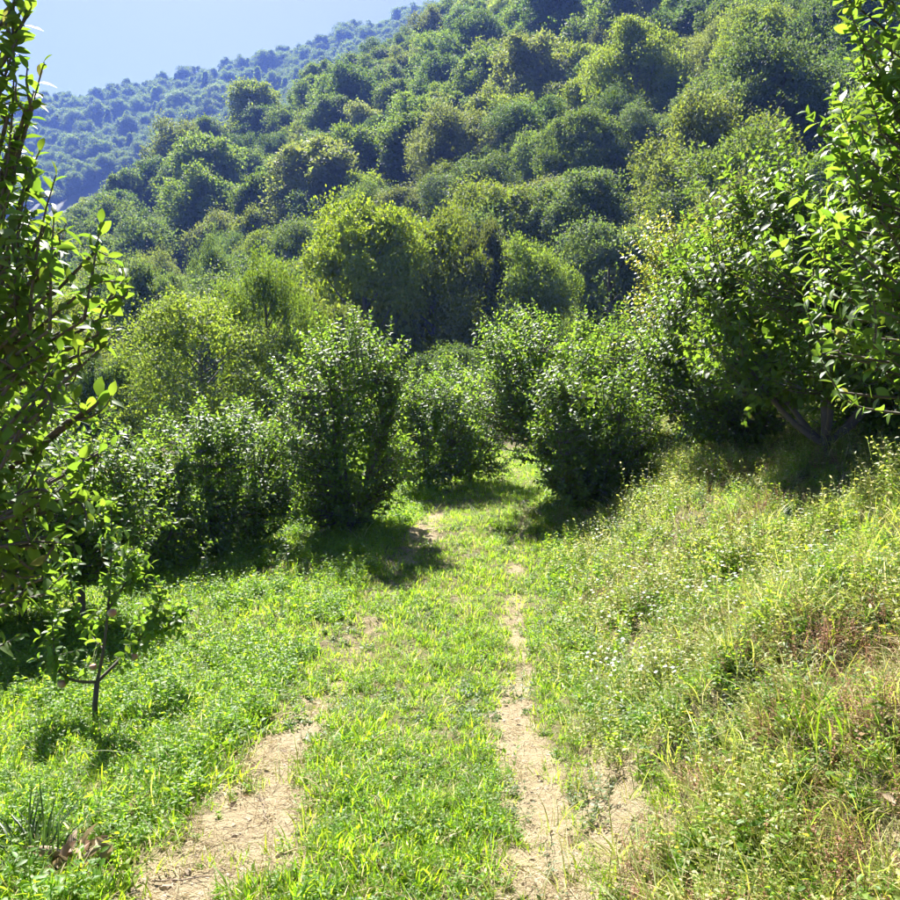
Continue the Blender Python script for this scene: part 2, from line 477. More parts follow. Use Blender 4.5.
def gen_apple(seed, H, R, h0, nshoot, leaf=.075, spacing=.032, tpl=LEAF_MID, nlimb=5, low=.25, vase=0.0, targets=(), top=1.0, sides=6, lean=(0, 0), shoot=1.0):
    rng = np.random.default_rng(seed)
    tr = Buf(); limbs = []; tw = Buf(); lv = []
    top_t = np.array([lean[0], lean[1], h0])
    r0 = .014 * H + .009
    tpts = np.array([[0, 0, -.15], [lean[0] * .3, lean[1] * .3, h0 * .5], top_t])
    tube(tr, tpts, [r0 * 1.25, r0, r0 * .92], 9)
    LP = []
    a0 = rng.uniform(0, 6.28)
    for i in range(nlimb + 1):
        if i == nlimb:
            e = np.array([rng.normal(0, .1) * R, rng.normal(0, .1) * R, H * .82]); c = top_t * .5 + e * .5 + rng.normal(0, .08, 3) * R
        else:
            a = a0 + i * 6.283 / nlimb + rng.normal(0, .25); r = R * rng.uniform(.55, .85)
            e = np.array([math.cos(a) * r, math.sin(a) * r, H * rng.uniform(.40, .80)])
            c = top_t + np.array([math.cos(a) * r * .62, math.sin(a) * r * .62, (e[2] - h0) * .22])
        pts = bez(top_t - np.array([0, 0, .03]), c, e, 10) + rng.normal(0, .012, (10, 3)) * np.linspace(0, 1, 10)[:, None]
        b = Buf(); tube(b, pts, np.linspace(r0 * .72, r0 * .16, 10), sides); limbs.append(b); LP.append(pts)
    LP = np.concatenate(LP)
    lf = lumps(rng, 16)
    cl_c = rng.uniform(0, 1, (max(8, nshoot // 16), 3)); cl_c[:, 1] *= 6.283
    def grow(o, tip, bend=.0):
        d = np.linalg.norm(LP - o, axis=1) + np.where(LP[:, 2] > o[2], .6, 0)
        lp = LP[int(np.argmin(d))]
        t1 = bez(lp, (lp + o) / 2 + np.array([0, 0, -.05]), o, 5)
        m = (o + tip) / 2 + rng.normal(0, .03, 3)
        t2 = bez(o, m, tip, 6)
        rr = .0030 + .0035 * H / 3
        tube(tw, np.concatenate([t1[:-1], t2]), np.linspace(rr * 1.5, rr * .35, 10), 4)
        shoot_leaves(rng, t2, spacing, leaf, lv)
        if np.linalg.norm(lp - o) > .12: shoot_leaves(rng, t1, spacing * 1.8, leaf, lv)
    for _ in range(nshoot):
        t = rng.beta(1.25, 1.25); a = rng.uniform(0, 6.283); uu = rng.uniform(.12, 1)
        if rng.random() < .62:                    # most shoots stand in clumps, with hollows between
            c = cl_c[int(rng.integers(len(cl_c)))]
            t = float(np.clip(c[0] + rng.normal(0, .055), 0, 1)); a = c[1] + rng.normal(0, .20); uu = np.clip(.45 + .75 * c[2] + rng.normal(0, .10), .1, 1.25)
        z = H * low + (H * .86 - H * low) * t
        prof = math.sin(math.pi * (.16 + .74 * t)) ** .75 * (1 - vase * (1 - t) ** 1.3)
        v = np.array([math.cos(a), math.sin(a), (t - .45) * 1.6])
        rad = R * prof * lf(v[None])[0] * uu ** .5
        o = np.array([math.cos(a) * rad, math.sin(a) * rad, z])
        d = nrm(np.array([math.cos(a) * .55, math.sin(a) * .55, .35 + .8 * t * top]) + rng.normal(0, .30, 3))
        grow(o, o + d * rng.uniform(.14, .46) * (H / 3.0) ** .5 * shoot * (rng.uniform(1, 1.9) if t > .7 else 1))
    for o, tip in targets: grow(np.asarray(o, float), np.asarray(tip, float))
    m = int(nshoot * 4)                            # loose leaves added inside to close the crown and darken it
    t = rng.random(m); a = rng.uniform(0, 6.283, m)
    rad = R * .72 * np.sin(math.pi * (.16 + .74 * t)) ** .75 * (1 - vase * (1 - t) ** 1.3) * rng.random(m) ** .5
    lv.append((np.stack([np.cos(a) * rad, np.sin(a) * rad, H * low + (H * .80 - H * low) * t], -1), rng.normal(size=(m, 3)), rng.normal(size=(m, 3)) + np.array([0, 0, .6]), leaf * rng.uniform(.8, 1.3, m)))
    pos, D, U, sz = (np.concatenate(q) for q in zip(*lv))
    return dict(trunk=tr, limbs=limbs, twigs=tw, leaves=(pos, D, U, sz), tpl=tpl)

def build_apple(data, name, loc, label, cat='fruit tree', mat=None, group='orchard fruit trees', rz=0.0, singles=0, leaf_test=None):
    mat = mat or M_APPLE
    t = thing(name, loc, label, cat, group, rz)
    link('trunk', data['trunk'].mesh('trunk', M_BARK), t)
    for b in data['limbs']: link('branch', b.mesh('branch', M_BARK), t)
    link('twigs', data['twigs'].mesh('twigs', M_BARK), t, kind='stuff')
    pos, D, U, sz = data['leaves']
    keep = np.ones(len(pos), bool)
    if singles:                                   # the leaves that show largest are leaves of their own
        w = pos + np.asarray(loc)[None] if rz == 0 else pos
        q = w - EYE; px = 450 + 900 * q[:, 0] / q[:, 1]; py = 420 - 900 * q[:, 2] / q[:, 1]
        vis = (px > -15) & (px < 915) & (py > -15) & (py < 915) & (q[:, 1] > .5)
        score = np.where(vis, sz / q[:, 1], 0)
        if leaf_test is not None: score = score * (1 + 1.5 * leaf_test(px, py))
        pick = np.argsort(-score)[:singles]; pick = pick[score[pick] > 0]
        keep[pick] = False
        variants = []
        for k, (wd, fo, dr) in enumerate([(.60, .06, .16), (.52, .13, .26), (.56, .09, .34), (.48, .04, .08)]):
            b = Buf(); T, F = leaf_template(5, wd, fo, dr, .22)
            T = T.copy(); T[1:-1:3, 2] += .025 * np.sin(T[1:-1:3, 1] * 17 + k); T[:, 0] += .05 * np.sin(T[:, 1] * 2.4 + k) 
            b.add(T, F); variants.append(b.mesh('leaf', mat))
        Dn, S, Nn = frames(D[pick], U[pick])
        rng = np.random.default_rng(3)
        for a, p in enumerate(pick):
            M = Matrix([[*c] for c in np.stack([S[a], Dn[a], Nn[a]], 1) * sz[p]]).to_4x4()
            M.translation = Vector(pos[p])
            o = link('leaf', variants[int(rng.integers(4))], t); o.matrix_local = M
    b = Buf(); put_leaves(b, data['tpl'], pos[keep], D[keep], U[keep], sz[keep], np.random.default_rng(1).uniform(.8, 1.15, int(keep.sum())))
    link('crown', b.mesh('crown', mat), t, kind='stuff')
    return t

def gen_forest(seed, H, R, nleaf, leaf, kind='dome', low=.15, core=9, K=None):
    """broadleaf tree: trunk and limbs carrying many uneven foliage clumps, closed inside, frayed outside"""
    rng = np.random.default_rng(seed)
    tr = Buf(); lv = Buf()
    r0 = .016 * H + .03
    lean = rng.normal(0, .02, 2) * H
    ax = np.array([[0, 0, -1.0], [lean[0] * .2, lean[1] * .2, H * .25], [lean[0] * .6, lean[1] * .6, H * .55], [lean[0], lean[1], H * .86]])
    tube(tr, ax, [r0 * 1.3, r0, r0 * .6, r0 * .15], 7)
    K = K or {'dome': 26, 'feather': 30, 'cone': 30}[kind]
    # clump centres spread over the crown
    C = []; S = []
    for k in range(K):
        t = (k + rng.random()) / K
        a = k * 2.399 + rng.normal(0, .5)
        if kind == 'dome':
            z = H * (low + .06 + (.80 - low) * t); pr = math.sqrt(max(.03, 1 - ((t - .36) / .70) ** 2)); rs = R * rng.uniform(.18, .42); rf = rng.uniform(.45, .95)
        elif kind == 'feather':
            z = H * (low + .05 + (.78 - low) * t); pr = max(.1, math.sin(math.pi * (.14 + .76 * t)) ** 1.1); rs = R * rng.uniform(.16, .36); rf = rng.uniform(.35, 1.0)
        else:
            z = H * (low + (.92 - low) * t); pr = max(.06, 1.02 - t); rs = R * (.2 + .28 * (1 - t)); rf = rng.uniform(.3, .75)
        C.append((math.cos(a) * R * pr * rf, math.sin(a) * R * pr * rf, z)); S.append(rs)
    C = np.array(C); S = np.array(S)
    zs = np.where(rng.random(K) < .5, .72, .9) if kind == 'dome' else (rng.uniform(.9, 1.5, K) if kind == 'feather' else np.full(K, .7))
    for i in range(K):
        zz = max(H * .12, C[i, 2] - .55 * np.linalg.norm(C[i, :2]) - .08 * H)
        s = np.array([np.interp(zz, ax[:, 2], ax[:, 0]), np.interp(zz, ax[:, 2], ax[:, 1]), zz])
        tube(tr, bez(s, (s + C[i]) / 2 + np.array([0, 0, -.03 * H]), C[i], 5), np.linspace(r0 * .36, r0 * .08, 5), 4)
    # leaves in a frayed skin round every clump
    w = S ** 2; idx = rng.choice(K, nleaf, p=w / w.sum())
    out = nrm(C - np.array([0, 0, H * .35]))
    nv = nrm(rng.normal(size=(nleaf, 3)) + out[idx] * .55 + np.array([0, 0, .35]))
    ii = rng.integers(0, 26, nleaf)                 # little twigs: leaves gather round 26 directions per clump
    tw_d = nrm(rng.normal(size=(K, 26, 3)) + out[:, None] * .55 + np.array([0, 0, .4])); tw_l = rng.uniform(.75, 1.62, (K, 26))
    use = rng.random(nleaf) < .72
    sp = rng.uniform(.55, 1.0, nleaf)
    nv = np.where(use[:, None], nrm(tw_d[idx, ii] + rng.normal(0, .17, (nleaf, 3)) / sp[:, None]), nv)
    ln = np.where(use, tw_l[idx, ii] * sp, rng.uniform(.80, 1.04, nleaf))
    pos = C[idx] + nv * (S[idx] * ln)[:, None] * np.stack([np.ones(nleaf), np.ones(nleaf), zs[idx]], -1)
    LD = nrm(nv * .7 + rng.normal(0, .6, (nleaf, 3)) + np.array([0, 0, .25 if kind == 'feather' else -.05]))
    U = nv * .9 + np.array([0, 0, .5]) + rng.normal(0, .45, (nleaf, 3))
    put_leaves(lv, LEAF_FAR, pos, LD, U, leaf * rng.uniform(.7, 1.3, nleaf))
    m = nleaf // core                               # oversized inner leaves added to block light and keep the crown dark
    ix = rng.integers(0, K, m)
    q = C[ix] + nrm(rng.normal(size=(m, 3))) * (S[ix] * .72 * rng.random(m) ** .4)[:, None] - np.stack([C[ix, 0], C[ix, 1], 0 * C[ix, 0]], -1) * (rng.random(m) * .5)[:, None]
    put_leaves(lv, LEAF_FAR, q, rng.normal(size=(m, 3)), rng.normal(size=(m, 3)), leaf * 3.2 * rng.uniform(.7, 1.2, m))
    return tr, lv

# ------------------------------------------------------------------ forest on the hillside
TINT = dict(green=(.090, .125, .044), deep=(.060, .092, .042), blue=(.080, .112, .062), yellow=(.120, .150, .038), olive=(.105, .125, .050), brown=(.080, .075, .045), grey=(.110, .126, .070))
LIB = {}
def forest_lib(key, *a, **k):
    tr, lv = gen_forest(*a, **k)
    LIB[key] = (tr.mesh('trunk', M_BARK_F, True), lv.mesh('crown', M_EDGE if key[0] == 'airy' else M_FOREST, True))
for i in range(4):                                  # unit trees: 10 m tall, 4 m crown radius
    forest_lib(('dome', i, 0), 100 + i, 10, 4.1, 30000, .16, 'dome')
    forest_lib(('dome', i, 1), 100 + i, 10, 4.1, 14000, .26, 'dome')
for i in range(3):
    forest_lib(('feather', i, 0), 120 + i, 10, 4.0, 30000, .16, 'feather')
    forest_lib(('feather', i, 1), 120 + i, 10, 4.0, 14000, .26, 'feather')
for i in range(3):                                  # lighter trees of the wood's edge
    forest_lib(('airy', i, 0), 150 + i, 10, 4.0, 30000, .135, ('dome', 'feather', 'dome')[i], core=24, K=40)
forest_lib(('cone', 0, 1), 140, 10, 2.6, 9000, .26, 'cone', low=.08)

def forest_tree(key, x, y, h, w, tint, label, group, rz, z=None, name='forest_tree'):
    z = gz(x, y) if z is None else z
    t = thing(name, (x, y, z - .2), label, 'tree', group, rz, (w / 8.0, w / 8.0, h / 10.0))
    link('trunk', LIB[key][0], t)
    c = link('crown', LIB[key][1], t, kind='stuff'); c.color = (*tint, 1)
    return t

edge = [  # px, Z, top py, width px, kind, variant, tint, label
    (368, 38, 186, 150, 'dome', 3, (.125, .160, .030), 'tall broad yellow-green tree with ragged crown behind the orchard'),
    (432, 40, 202, 118, 'dome', 1, (.115, .145, .032), 'yellow-green tree touching the tall broad one on its brownish neighbour\'s side'),
    (486, 42, 206, 80, 'dome', 2, (.066, .078, .040), 'narrow brownish dark tree beside the tall yellow-green one'),
    (268, 27, 238, 105, 'airy', 1, (.092, .132, .036), 'slender upright tree with bare dark trunk showing through its leaves'),
    (200, 25, 282, 165, 'airy', 2, (.112, .148, .042), 'wide pale yellow-green tree behind the fruit trees on the meadow side'),
    (322, 31, 285, 95, 'dome', 0, (.100, .125, .045), 'olive green tree between the slender tree and the broad yellow-green one'),
    (528, 40, 232, 92, 'dome', 1, (.105, .145, .040), 'bright green tree just past the brownish tree'),
    (612, 43, 214, 120, 'dome', 0, TINT['blue'], 'rounded blue-green tree above the gap over the two path-side fruit trees'),
    (545, 62, 176, 105, 'dome', 3, TINT['grey'], 'low domed grey-green tree above the bright green one'),
    (655, 62, 162, 85, 'dome', 1, TINT['green'], 'round green tree at the foot of the hill over the rounded blue-green one'),
    (745, 34, 168, 120, 'dome', 2, TINT['grey'], 'dull green tree rising behind the fruit trees on the bank'),
    (150, 46, 252, 92, 'dome', 3, TINT['blue'], 'small bluish tree in front of the dark shaded hollow'),
    (215, 58, 238, 60, 'feather', 1, TINT['blue'], 'feathery bluish tree poking up beside the dark hollow'),
    (60, 34, 280, 110, 'airy', 2, TINT['olive'], 'pale tree half hidden behind the near leafy fruit tree'),
    (690, 30, 232, 85, 'feather', 1, TINT['green'], 'green tree behind the turning yellow fruit tree'),
    (840, 36, 150, 130, 'dome', 1, TINT['deep'], 'dark tree behind the nearest branches over the bank'),
    (450, 30, 335, 90, 'dome', 3, TINT['deep'], 'low dark tree added as shade backing under the broad yellow-green one'),  # added tree, its dark tint stands in for the shade there
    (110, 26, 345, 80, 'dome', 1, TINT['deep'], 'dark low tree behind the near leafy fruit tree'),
]
placed = []
for px, Z, top, wpx, kind, var, tint, lab in edge:
    p = P(px, top, Z); x, y = p[0], p[1]
    z = gz(x, y); h = p[2] - z; w = wpx / 900 * Z
    placed.append((x, y, w * .42))
    forest_tree((kind, var, 0), x, y, h * 1.02, w * 1.02, tint, lab, 'trees along the edge of the wood', px * .37, z)

rng = np.random.default_rng(7)
cand = []
ty = 44 + (580 - 44) * rng.random(40000) ** .8
tx = (rng.random(40000) * 2 - 1) * (ty * .60 + 8)
th = ground(tx, ty)
slope_ok = (ty < np.clip(205 + 1.15 * tx, 115, 420) + 14) | (ty > 360)
far = []
cell = {}
def clash(x, y, r):
    ci, cj = int(x // 8), int(y // 8)
    for a in (-1, 0, 1):
        for b in (-1, 0, 1):
            for (u, v, s) in cell.get((ci + a, cj + b), ()):
                if (u - x) ** 2 + (v - y) ** 2 < ((r + s) * .86) ** 2: return True
    return False
for x, y, r in placed: cell.setdefault((int(x // 8), int(y // 8)), []).append((x, y, r))
for x, y, z, ok in zip(tx, ty, th, slope_ok):
    if not ok or y > 572: continue
    r = rng.uniform(2.1, 4.3) * (1 + .15 * (y > 200) + .5 * (y > 360) * rng.random())
    if clash(x, y, r): continue
    cell.setdefault((int(x // 8), int(y // 8)), []).append((x, y, r))
    far.append((x, y, z, r))
far = np.array(far)
# which of them show: nothing nearer along the same line of sight stands higher
u = far[:, 0] / far[:, 1]
topang = (far[:, 2] + 2.1 * far[:, 3] + 2 - 1.8) / far[:, 1]
mx = np.full(64, -9.0); order = np.argsort(far[:, 1]); vis = np.zeros(len(far), bool)
for i in order:
    b = int(np.clip((u[i] + .6) / 1.2 * 64, 0, 63))
    vis[i] = topang[i] > mx[b] + .004
    mx[b] = max(mx[b], topang[i] - .02)
infr = vis & (np.abs(u) < .53) & ((far[:, 2] - 1.8) / far[:, 1] < .48)
score = np.where(infr, far[:, 3] / far[:, 1], 0)
single = set(np.argsort(-score)[:290].tolist())
single = {i for i in single if score[i] > 0}
names_t = list(TINT)
zone_words = {0: 'on far ridge', 1: 'low down', 2: 'mid-slope', 3: 'high up'}
kind_words = {'dome': 'round-crowned', 'feather': 'feathery upswept', 'cone': 'narrow pointed'}
tint_words = dict(green='green', deep='dark green', blue='bluish green', yellow='yellow-green', olive='olive green', brown='brownish', grey='grey-green')
anchors = ['close leafy tree', 'wide pale tree', 'slender tree', 'broad yellow-green tree', 'bright green tree', 'rounded blue-green tree', 'turning yellow tree', 'bare dark bough']
same = {}
rest = {}
for i, (x, y, z, r) in enumerate(far):
    lod = 0 if y < 85 else 1
    q = rng.random()
    kind = 'dome' if q < .62 else ('feather' if q < .985 else 'cone')
    if kind == 'cone' and y < 260: kind = 'feather'
    if kind == 'cone': lod = 1
    var = 0 if kind == 'cone' else int(rng.integers(4 if kind == 'dome' else 3))
    tn = str(rng.choice(names_t, p=[.33, .20, .20, .06, .09, 0, .12]))
    tint = tuple(np.array(TINT[tn]) * rng.uniform(.85, 1.2))
    h = r * 2 * rng.uniform(1.05, 1.4) + 1.5
    if kind == 'cone': h *= 1.25
    w = 2 * r * 1.22
    if i in single:
        behind = y > 225 + 1.15 * x
        e = (z - 1.8) / y
        zn = 0 if behind else (1 if e < .16 else (2 if e < .31 else 3))
        pxl = 450 + 900 * u[i]
        anchor = anchors[int(np.searchsorted([130, 235, 320, 440, 540, 650, 770], pxl))]
        lab = f"{kind_words[kind]} {tint_words[tn]} tree {zone_words[zn]} above the {anchor}"
        t = forest_tree((kind, var, lod), x, y, h, w, tint, lab, 'forest trees on the hillside', rng.uniform(0, 6.28), z)
        same.setdefault(lab, []).append((pxl, t))
    elif vis[i] or y < 110:
        rest.setdefault((kind, var, 1), []).append((x, y, z - .2, w / 8, h / 10, rng.uniform(0, 6.28)))

ordinal = ['leftmost', 'second', 'third', 'fourth', 'fifth', 'sixth', 'seventh', 'eighth', 'ninth', 'tenth', 'eleventh', 'twelfth']
for lab, ts in same.items():                        # look-alikes side by side: counted from the left
    if len(ts) > 1:
        for k, (_, t) in enumerate(sorted(ts, key=lambda q: q[0])):
            t['label'] = lab + ', ' + ('leftmost' if k == 0 else ('rightmost' if k == len(ts) - 1 else ordinal[k] + ' from left'))

# ------------------------------------------------------------------ scattering of what nobody could count
def scatter(name, protos, pts, rot, scl, label, mats=None):
    """one object: small plants instanced on points (pts n×3, rot n×3 euler, scl n×3)"""
    c = bpy.data.collections.new(name + '_sorts')
    for k, me in enumerate(protos):
        o = bpy.data.objects.new(f'{name}_sort', me); c.objects.link(o)
    me = bpy.data.meshes.new(name)
    me.vertices.add(len(pts)); me.vertices.foreach_set('co', np.asarray(pts, np.float32).ravel())
    for nm, arr in (('rot', rot), ('scl', scl)):
        a = me.attributes.new(nm, 'FLOAT_VECTOR', 'POINT'); a.data.foreach_set('vector', np.asarray(arr, np.float32).ravel())
    a = me.attributes.new('sort', 'INT', 'POINT'); a.data.foreach_set('value', np.random.default_rng(len(pts)).integers(0, len(protos), len(pts)).astype(np.int32))
    o = link(name, me, kind='stuff', label=label, category=name.replace('_', ' '))
    if mats: o.color = (*mats, 1)
    g = bpy.data.node_groups.new(name, 'GeometryNodeTree')
    g.interface.new_socket('Geometry', in_out='INPUT', socket_type='NodeSocketGeometry')
    g.interface.new_socket('Geometry', in_out='OUTPUT', socket_type='NodeSocketGeometry')
    gi = g.nodes.new('NodeGroupInput'); go = g.nodes.new('NodeGroupOutput')
    ci = g.nodes.new('GeometryNodeCollectionInfo'); ci.inputs['Collection'].default_value = c
    ci.inputs['Separate Children'].default_value = True; ci.inputs['Reset Children'].default_value = True
    ip = g.nodes.new('GeometryNodeInstanceOnPoints'); ip.inputs['Pick Instance'].default_value = True
    def attr(nm, t):
        n = g.nodes.new('GeometryNodeInputNamedAttribute'); n.data_type = t; n.inputs['Name'].default_value = nm
        return [s for s in n.outputs if s.enabled and s.name == 'Attribute'][0]
    L = g.links.new
    L(gi.outputs[0], ip.inputs['Points']); L(ci.outputs[0], ip.inputs['Instance'])
    L(attr('sort', 'INT'), ip.inputs['Instance Index'])
    L(attr('scl', 'FLOAT_VECTOR'), ip.inputs['Scale'])
    e2r = g.nodes.new('FunctionNodeEulerToRotation')
    L(attr('rot', 'FLOAT_VECTOR'), e2r.inputs[0]); L(e2r.outputs[0], ip.inputs['Rotation'])
    L(ip.outputs[0], go.inputs[0])
    md = o.modifiers.new('scatter', 'NODES'); md.node_group = g
    return o

if rest:
    A = []; keys = list(rest)
    protos = []
    for kk in keys:
        A += rest[kk]; protos.append(LIB[kk][1])
    A = np.array(A)
    scatter('far_forest', protos, A[:, :3], np.stack([0 * A[:, 5], 0 * A[:, 5], A[:, 5]], -1), A[:, [3, 3, 4]], 'mass of distant trees filling the wooded hillside', TINT['green'])

# ------------------------------------------------------------------ orchard trees
def base(px, Z, off=0.0):
    x = (px - 450) / 900 * Z
    return np.array([x, Z, gz(x, Z)])
def height_to(top, Z, b): return 1.8 + (420 - top) / 900 * Z - b[2]

def orchard(px, Z, top, wpx, seed, nshoot, label, leaf=.078, mat=None, low=.22, h0=.35, spacing=.026, py=None, **k):
    b = base(px, Z) if py is None else ground_at(px, py)
    Z = b[1]; H = height_to(top, Z, b)
    d = gen_apple(seed, H * .97, wpx / 900 * Z / 2, h0, nshoot, leaf, spacing, low=low, **k)
    return build_apple(d, 'fruit_tree', b, label, mat=mat)

orchard(350, 13.4, 308, 124, 11, 800, 'dense dark upright fruit tree casting its shadow onto the path', low=.03, h0=.3, py=533, vase=.25)
orchard(213, 12.2, 405, 150, 12, 600, 'low bushy fruit tree on the meadow in front of the pale tree', low=.03, py=552)
orchard(268, 15.5, 398, 100, 13, 400, 'small fruit tree between the low bushy tree and the dense upright one', low=.02)
orchard(82, 7.4, 425, 150, 14, 480, 'shaded fruit tree right behind the young apple tree', low=.26, h0=.5, py=632)
orchard(428, 17.5, 375, 84, 15, 400, 'slim spiky fruit tree where the path bends out of sight', low=.02, py=492)
orchard(470, 19.5, 350, 84, 16, 400, 'taller spiky fruit tree at the bend of the path', low=.02, py=484)
orchard(395, 20.5, 380, 84, 17, 320, 'small fruit tree half hidden behind the dense upright one', low=.03)
orchard(574, 15.2, 300, 192, 18, 1100, 'tall leaning fruit tree at the edge of the path', low=.20, lean=(-.08, 0), h0=.5, py=496, vase=.1)
orchard(590, 12.9, 368, 140, 19, 700, 'dark vase-shaped fruit tree in front of the tall leaning one', low=.06, h0=.25, py=514, vase=.45)
orchard(640, 21, 318, 110, 20, 420, 'fruit tree behind the crest of the bank', low=.03)
orchard(692, 14.5, 205, 105, 21, 640, 'fruit tree with leaves turning yellow on top of the bank', mat=M_APPLE_Y, low=.03)
orchard(742, 11.5, 240, 190, 22, 720, 'wide fruit tree on the bank with small glinting leaves', low=.02, h0=.3)
orchard(825, 7.1, 150, 265, 23, 820, 'fruit tree on the bank with forked trunk and drooping leaves', leaf=.09, low=.19, h0=.14, nlimb=6, py=456)
orchard(20, 9.4, 400, 150, 24, 380, 'fruit tree deep in shade at the edge of the meadow', low=.10)
orchard(158, 11.3, 448, 80, 25, 200, 'thin young fruit tree beside the low bushy one', low=.06, h0=.3)
orchard(890, 9.5, 210, 200, 26, 420, 'fruit tree hidden behind the forked one on the bank', low=.06)

# the two trees that reach into the picture from its sides, leaf by leaf
def near_tree(trunk, H, R, seed, nshoot, shoots, fill, label, zr, leaf, box):
    b = np.array([trunk[0], trunk[1], gz(*trunk)])
    r = np.random.default_rng(seed)
    tg = []
    for (ax_, ay, bx, by, Z) in shoots:
        Z2 = Z + r.normal(0, .12)
        o, tip = P(ax_, ay, Z) - b, P(bx, by, Z2) - b
        tg.append((o, tip))
        for q in (.35, .7):            # short spurs along the shoot
            c = o + (tip - o) * q
            tg.append((c, c + nrm(np.array([0, 0, .45]) + r.normal(0, .6, 3)) * r.uniform(.06, .13)))
    x0, x1, y0, y1, edge_f, d = box
    for _ in range(fill):
        py = r.uniform(y0, y1); px = r.uniform(x0, x1)
        if not edge_f(px, py): continue
        Z = r.uniform(*zr)
        o = P(px, py, Z)
        v = nrm(np.array([d * .55, -.1, .8]) + r.normal(0, .38, 3))
        tg.append((o - b, o - b + v * r.uniform(.14, .30)))
    data = gen_apple(seed, H, R, .55, nshoot, leaf, .023, tpl=LEAF_NEAR, nlimb=6, low=.3, targets=tg, sides=8)
    return build_apple(data, 'fruit_tree', b, label, singles=295)

left_edge = lambda px, py: px < np.interp(py, [0, 60, 150, 230, 300, 420, 520, 620], [8, 18, 30, 80, 108, 118, 105, 75]) - 42
near_tree((-2.5, 3.7), 2.9, .60, 51, 50,
    [(-6, 240, 14, 60, 3.0), (8, 150, 34, 92, 3.05), (-8, 120, 26, 12, 2.95), (6, 260, 40, 150, 3.1), (-5, 300, 24, 180, 3.0), (40, 300, 66, 232, 3.05), (14, 70, 20, -35, 3.0), (4, 215, 44, 62, 3.05), (18, 330, 33, 215, 2.9), (30, 330, 56, 175, 2.95),
     (50, 330, 54, 215, 2.8), (84, 320, 101, 222, 2.9), (98, 335, 123, 280, 3.0), (60, 385, 118, 330, 3.0), (68, 420, 112, 395, 3.1),
     (65, 475, 112, 445, 3.1), (40, 505, 92, 500, 3.2), (10, 545, 75, 545, 3.0), (0, 470, 60, 350, 2.8), (-10, 390, 66, 340, 2.9),
     (-20, 330, 10, 190, 2.9), (0, 570, 50, 570, 3.1), (0, 520, 70, 480, 2.9), (-25, 160, -4, 20, 3.0), (-15, 610, 60, 590, 3.2)],
    115, 'close leafy fruit tree reaching in past the young apple tree', (3.0, 4.2), .068, (-160, 120, 130, 600, left_edge, .35))
right_edge = lambda px, py: px > np.interp(py, [0, 100, 200, 300, 420], [865, 845, 820, 795, 805]) + 10
near_tree((2.85, 4.5), 2.4, .7, 52, 70,
    [(908, 150, 872, 60, 3.9), (872, 60, 838, -25, 3.9), (895, 70, 880, -30, 4.0), (885, 200, 835, 88, 3.9), (860, 190, 806, 112, 4.0),
     (905, 110, 850, 60, 3.8), (900, 250, 840, 170, 3.9), (880, 280, 812, 205, 4.0), (905, 330, 850, 250, 4.0), (915, 120, 905, 0, 3.8),
     (885, 130, 852, 15, 4.1), (900, 190, 868, 100, 3.9), (890, 300, 800, 270, 4.1), (900, 390, 830, 330, 4.2)],
    150, 'close fruit tree on the bank reaching in with a bare dark bough', (3.7, 4.9), .078, (790, 1010, 130, 410, right_edge, -.35))

